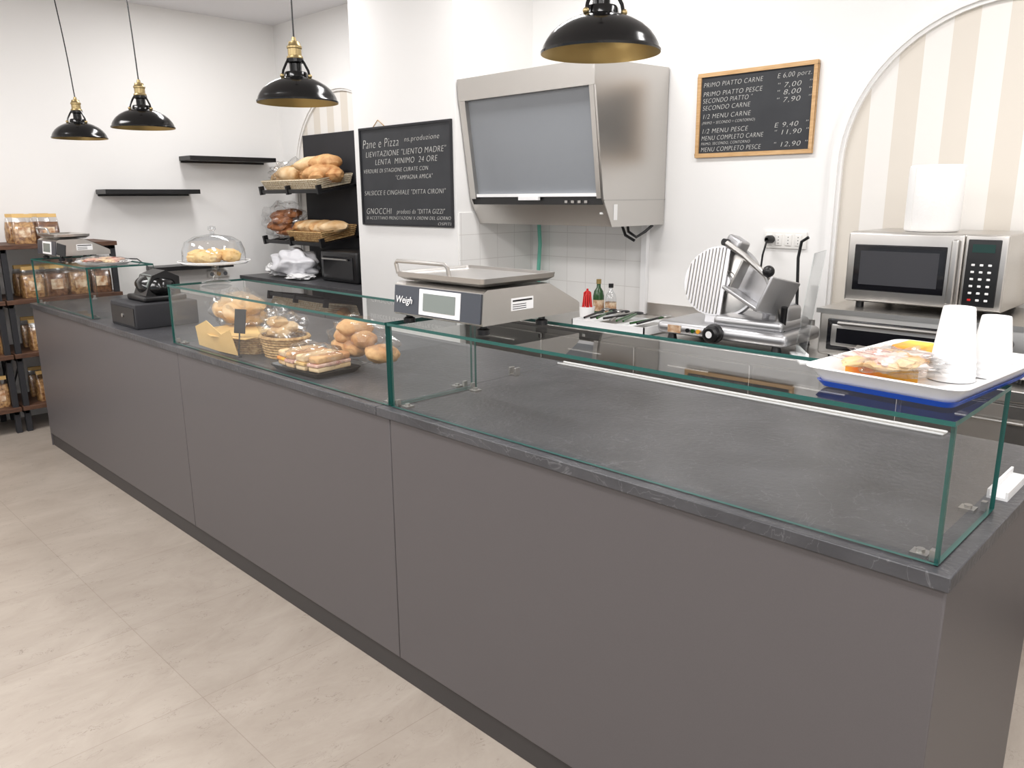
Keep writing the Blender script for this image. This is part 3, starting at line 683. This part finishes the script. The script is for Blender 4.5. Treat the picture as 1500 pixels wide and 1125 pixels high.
# ---------------- back-left cabinet and bread rack
m=MB('back_cabinet')
m.box((-6.42,3.25,.08),(-4.57,3.78,.92),GREY); m.box((-6.44,3.2,.92),(-4.565,3.79,.95),STONE); m.box((-6.4,3.29,0),(-4.6,3.77,.08),PLINTH)
for i in range(3): m.box((-6.42+i*.617+.003,3.235,.1),(-6.42+(i+1)*.617-.003,3.25,.9),GREY)
m.done(bevel=.002)
m=MB('bread_rack')
m.box((-6.22,3.765,.952),(-4.70,3.79,2.11),BLKM)
for z in (1.66,1.25):
    MM=T((0,3.42,z))@Rm(9,'X')
    for xx in (-6.36,-5.93,-5.47):
        m.box((xx,-.01,-.035),(xx+.02,.36,-.012),BLACK,M=MM)
        m.box((xx-.002,-.02,-.04),(xx+.022,.02,.03),BLACK,M=MM)
    m.box((-6.36,-.012,-.03),(-5.45,.0,.0),BLACK,M=MM)
    m.box((-6.36,.32,-.03),(-5.45,.34,-.012),BLACK,M=MM)
    for i in range(12): m.box((-6.34+i*.079,0,-.02),(-6.332+i*.079,.34,-.012),BLACK,M=MM)
m.done()
def tray_basket(x0,x1,z,mat,h=.06,tilt=9):
    m=MB('bread_basket'); MM=T(((x0+x1)/2,3.43,z))@Rm(tilt,'X'); hx=(x1-x0)/2
    m.box((-hx+.02,.02,-.008),(hx-.02,.31,0),mat,M=MM)
    for j in range(5):
        f_=j/4; w=.02*(1-f_); zz=.004+f_*h
        m.tube([(-hx+w,w,zz),(hx-w,w,zz),(hx-w,.33-w,zz),(-hx+w,.33-w,zz)],.008,mat,6,closed=True,M=MM)
    for i in range(int(hx*2/.035)):
        xx=-hx+.02+i*.035
        m.tube([(xx,.02,0),(xx,0,h)],.004,WICK,5,M=MM); m.tube([(xx,.31,0),(xx,.33,h)],.004,WICK,5,M=MM)
    return m,MM
m,MM=tray_basket(-6.34,-5.48,1.665,WICKW)
rnd=random.Random(5)
for i in range(11):
    m.blob((-.36+i*.074,.16+rnd.uniform(-.06,.06),.075+.03*(i%2)),(.12 if i<5 else .16,.07,.06),[FLOURB,BREAD][i>5],.08,2,i,3,M=MM,rot=rnd.uniform(-.5,.9))
m.blob((-.12,.22,.15),(.12,.08,.03),KRAFT,.3,3,5,3,M=MM); m.blob((-.28,.17,.11),(.17,.13,.09),FILM,.3,3,5,4,M=MM)
m.blob((.28,.2,.17),(.15,.075,.065),BREAD,.06,2,22,3,M=MM,rot=.5); m.blob((.12,.18,.17),(.15,.07,.06),FLOURB,.06,2,25,3,M=MM,rot=.7); m.done()
m,MM=tray_basket(-5.98,-5.46,1.255,WICK,.065)
for i in range(6): m.blob((-.2+i*.08,.16,.085),(.13,.08,.05),BREAD if i%3==0 else FLOURB,.08,2,i+40,3,M=MM,rot=.5)
m.done()
m=MB('bagged_dark_bread'); MM=T((-6.20,3.56,1.275))@Rm(9,'X')
for i in range(8): m.blob((random.uniform(-.07,.08),random.uniform(-.07,.05),.06+.04*(i//2)),(.13,.09,.045),BREADD,.1,2,i+60,3,M=MM,rot=random.uniform(-.5,.5))
m.blob((0,0,.12),(.20,.15,.16),FILM,.25,3,3,4,M=MM,flat=-.8); m.done()
m=MB('plastic_bag'); m.blob((-5.95,3.45,1.055),(.25,.16,.12),pm('white_bag',(222,222,226),.4,bump=.5,bscale=12),.2,2.2,11,5,flat=-.8); m.blob((-6.1,3.42,1.01),(.12,.12,.06),WHITE,.3,3,12,4,flat=-.8); m.blob((-5.72,3.36,.972),(.14,.1,.02),WHITE,.3,3,14,4,flat=-.6); m.done()
m=MB('bread_slicer'); m.rbox((-5.50,3.42,.951),(-5.0,3.74,1.19),BLACK,.02); m.box((-5.45,3.415,.98),(-5.05,3.42,1.15),GLASSDK); m.tube([(-5.44,3.40,1.13),(-5.1,3.40,1.13)],.007,STEEL2); m.done()
# ---------------- wall shelves on left wall
def wshelf(y0,y1,z,d=.21):
    m=MB('wall_shelf'); m.box((XW+.001,y0,z-.035),(XW+d,y1,z),BLACK); m.box((XW+.001,y0+.01,z-.05),(XW+.012,y1-.01,z-.035),BLACK); m.done(bevel=.002)
wshelf(2.86,3.62,1.93); wshelf(2.19,2.92,1.665); wshelf(2.50,3.15,1.06)
m=MB('power_strip'); m.rbox((XW+.001,3.0,.93),(XW+.04,3.19,.99),SOCK,.005); 
for i in range(3): m.lathe([(0,.003),(.018,.003),(.018,0)],(0,0,0),YCAKE if i%2 else GREYS,14,M=T((XW+.04,3.03+i*.06,.96))@Rm(90,'Y'))
m.done()
# ---------------- wood racks with bags
def rack(y0,y1):
    m=MB('wooden_shelf_rack'); xa,xb=XW+.02,-6.17
    for yy in (y0,y1-.035):
        for xx in (xa,xb-.035): m.box((xx,yy,0),(xx+.035,yy+.035,1.27),BLKM)
        for z in (.13,.50,.87,1.24): m.box((xa,yy,z),(xb,yy+.03,z+.025),BLKM)
        m.tube([(xa+.02,yy+.017,.15),(xb-.02,yy+.017,.5)],.006,BLKM)
    for z in (.155,.525,.895,1.265): m.box((xa-.01,y0-.01,z),(xb+.02,y1+.01,z+.03),WOODB)
    m.done(bevel=.002)
rack(.55,1.36); rack(1.39,2.12)
def bag(m,x,y,z,w,h,d,fill,seed):
    rnd=random.Random(seed); M0=T((x,y,z))@Rm(90+rnd.uniform(-12,12),'Z')
    lv=[(rr(w/2*.95,d/2*.9,.012,3),0),(rr(w/2,d/2,.015,3),h*.15),(rr(w/2,d/2*.95,.015,3),h*.5),(rr(w/2*.96,d/2*.55,.01,3),h*.75),(rr(w/2*.9,.008,.004,3),h*.9),(rr(w/2*.85,.006,.003,3),h)]
    loft(m,lv[:4],fill,M0@Matrix.Diagonal((.96,.96,.96,1)),cap1=True)
    loft(m,lv,FILM,M0,cap1=True)
    m.box((-w/2*.55,-d/2-.001,h*.22),(w/2*.55,-d/2+.0005,h*.55),LABEL,M=M0)
    m.box((-w/2*.88,-.009,h*.88),(w/2*.88,.009,h*1.0),KRAFT,M=M0)
m=MB('cookie_bags')
k=0
for zi,z in enumerate((.186,.556,.926,1.296)):
    for row,xx in enumerate((-6.27,-6.45)):
        y=.66
        while y<(2.08 if zi<3 else 1.85):
            if not (1.30<y<1.46):
                bag(m,xx,y,z,.135,.215 if zi<3 else .20,.09,[CREAM,CHOC,CREAM,CHOC][k%4],k)
            y+=.152; k+=1
m.done()

# ---------------- lights
def area(x,y,w,h,e):
    m=MB('ceiling_light_panel'); m.box((x-w/2,y-h/2,CH-.012),(x+w/2,y+h/2,CH),WHITE); m.done()
    l=bpy.data.lights.new('panel_light','AREA'); l.shape='RECTANGLE'; l.size=w; l.size_y=h; l.energy=e; l.color=(1,.982,.975)
    o=bpy.data.objects.new('panel_light',l); bpy.context.collection.objects.link(o); o.location=(x,y,CH-.02)
for x in (-4.9,-2.6,-.3,2.0):
    for y in (-1.6,.3): area(x,y,1.2,.6,37)
for x in (-5.3,-2.6,-.2): area(x,2.75,1.2,.3,24)
w=bpy.data.worlds.new('world'); S.world=w; w.use_nodes=True; w.node_tree.nodes['Background'].inputs[0].default_value=(.88,.93,1,1); w.node_tree.nodes['Background'].inputs[1].default_value=.7

# ---------------- camera
F=1151.0; p=math.atan(274/1151); az=math.radians(45.4); th=0.0062
fh=Vector((-math.cos(az),math.sin(az),0)); r=Vector((math.sin(az),math.cos(az),0)); up=Vector((0,0,1))
f=fh*math.cos(p)-up*math.sin(p); u0=fh*math.sin(p)+up*math.cos(p)
R=r*math.cos(th)-u0*math.sin(th); U=u0*math.cos(th)+r*math.sin(th)
cd=bpy.data.cameras.new("camera"); co=bpy.data.objects.new("camera",cd); bpy.context.collection.objects.link(co)
M=Matrix((R,U,-f)).transposed().to_4x4(); M.translation=Vector((0,0,1.59)); co.matrix_world=M
cd.sensor_width=36; cd.lens=F/1500*36; cd.clip_start=.05
S.camera=co
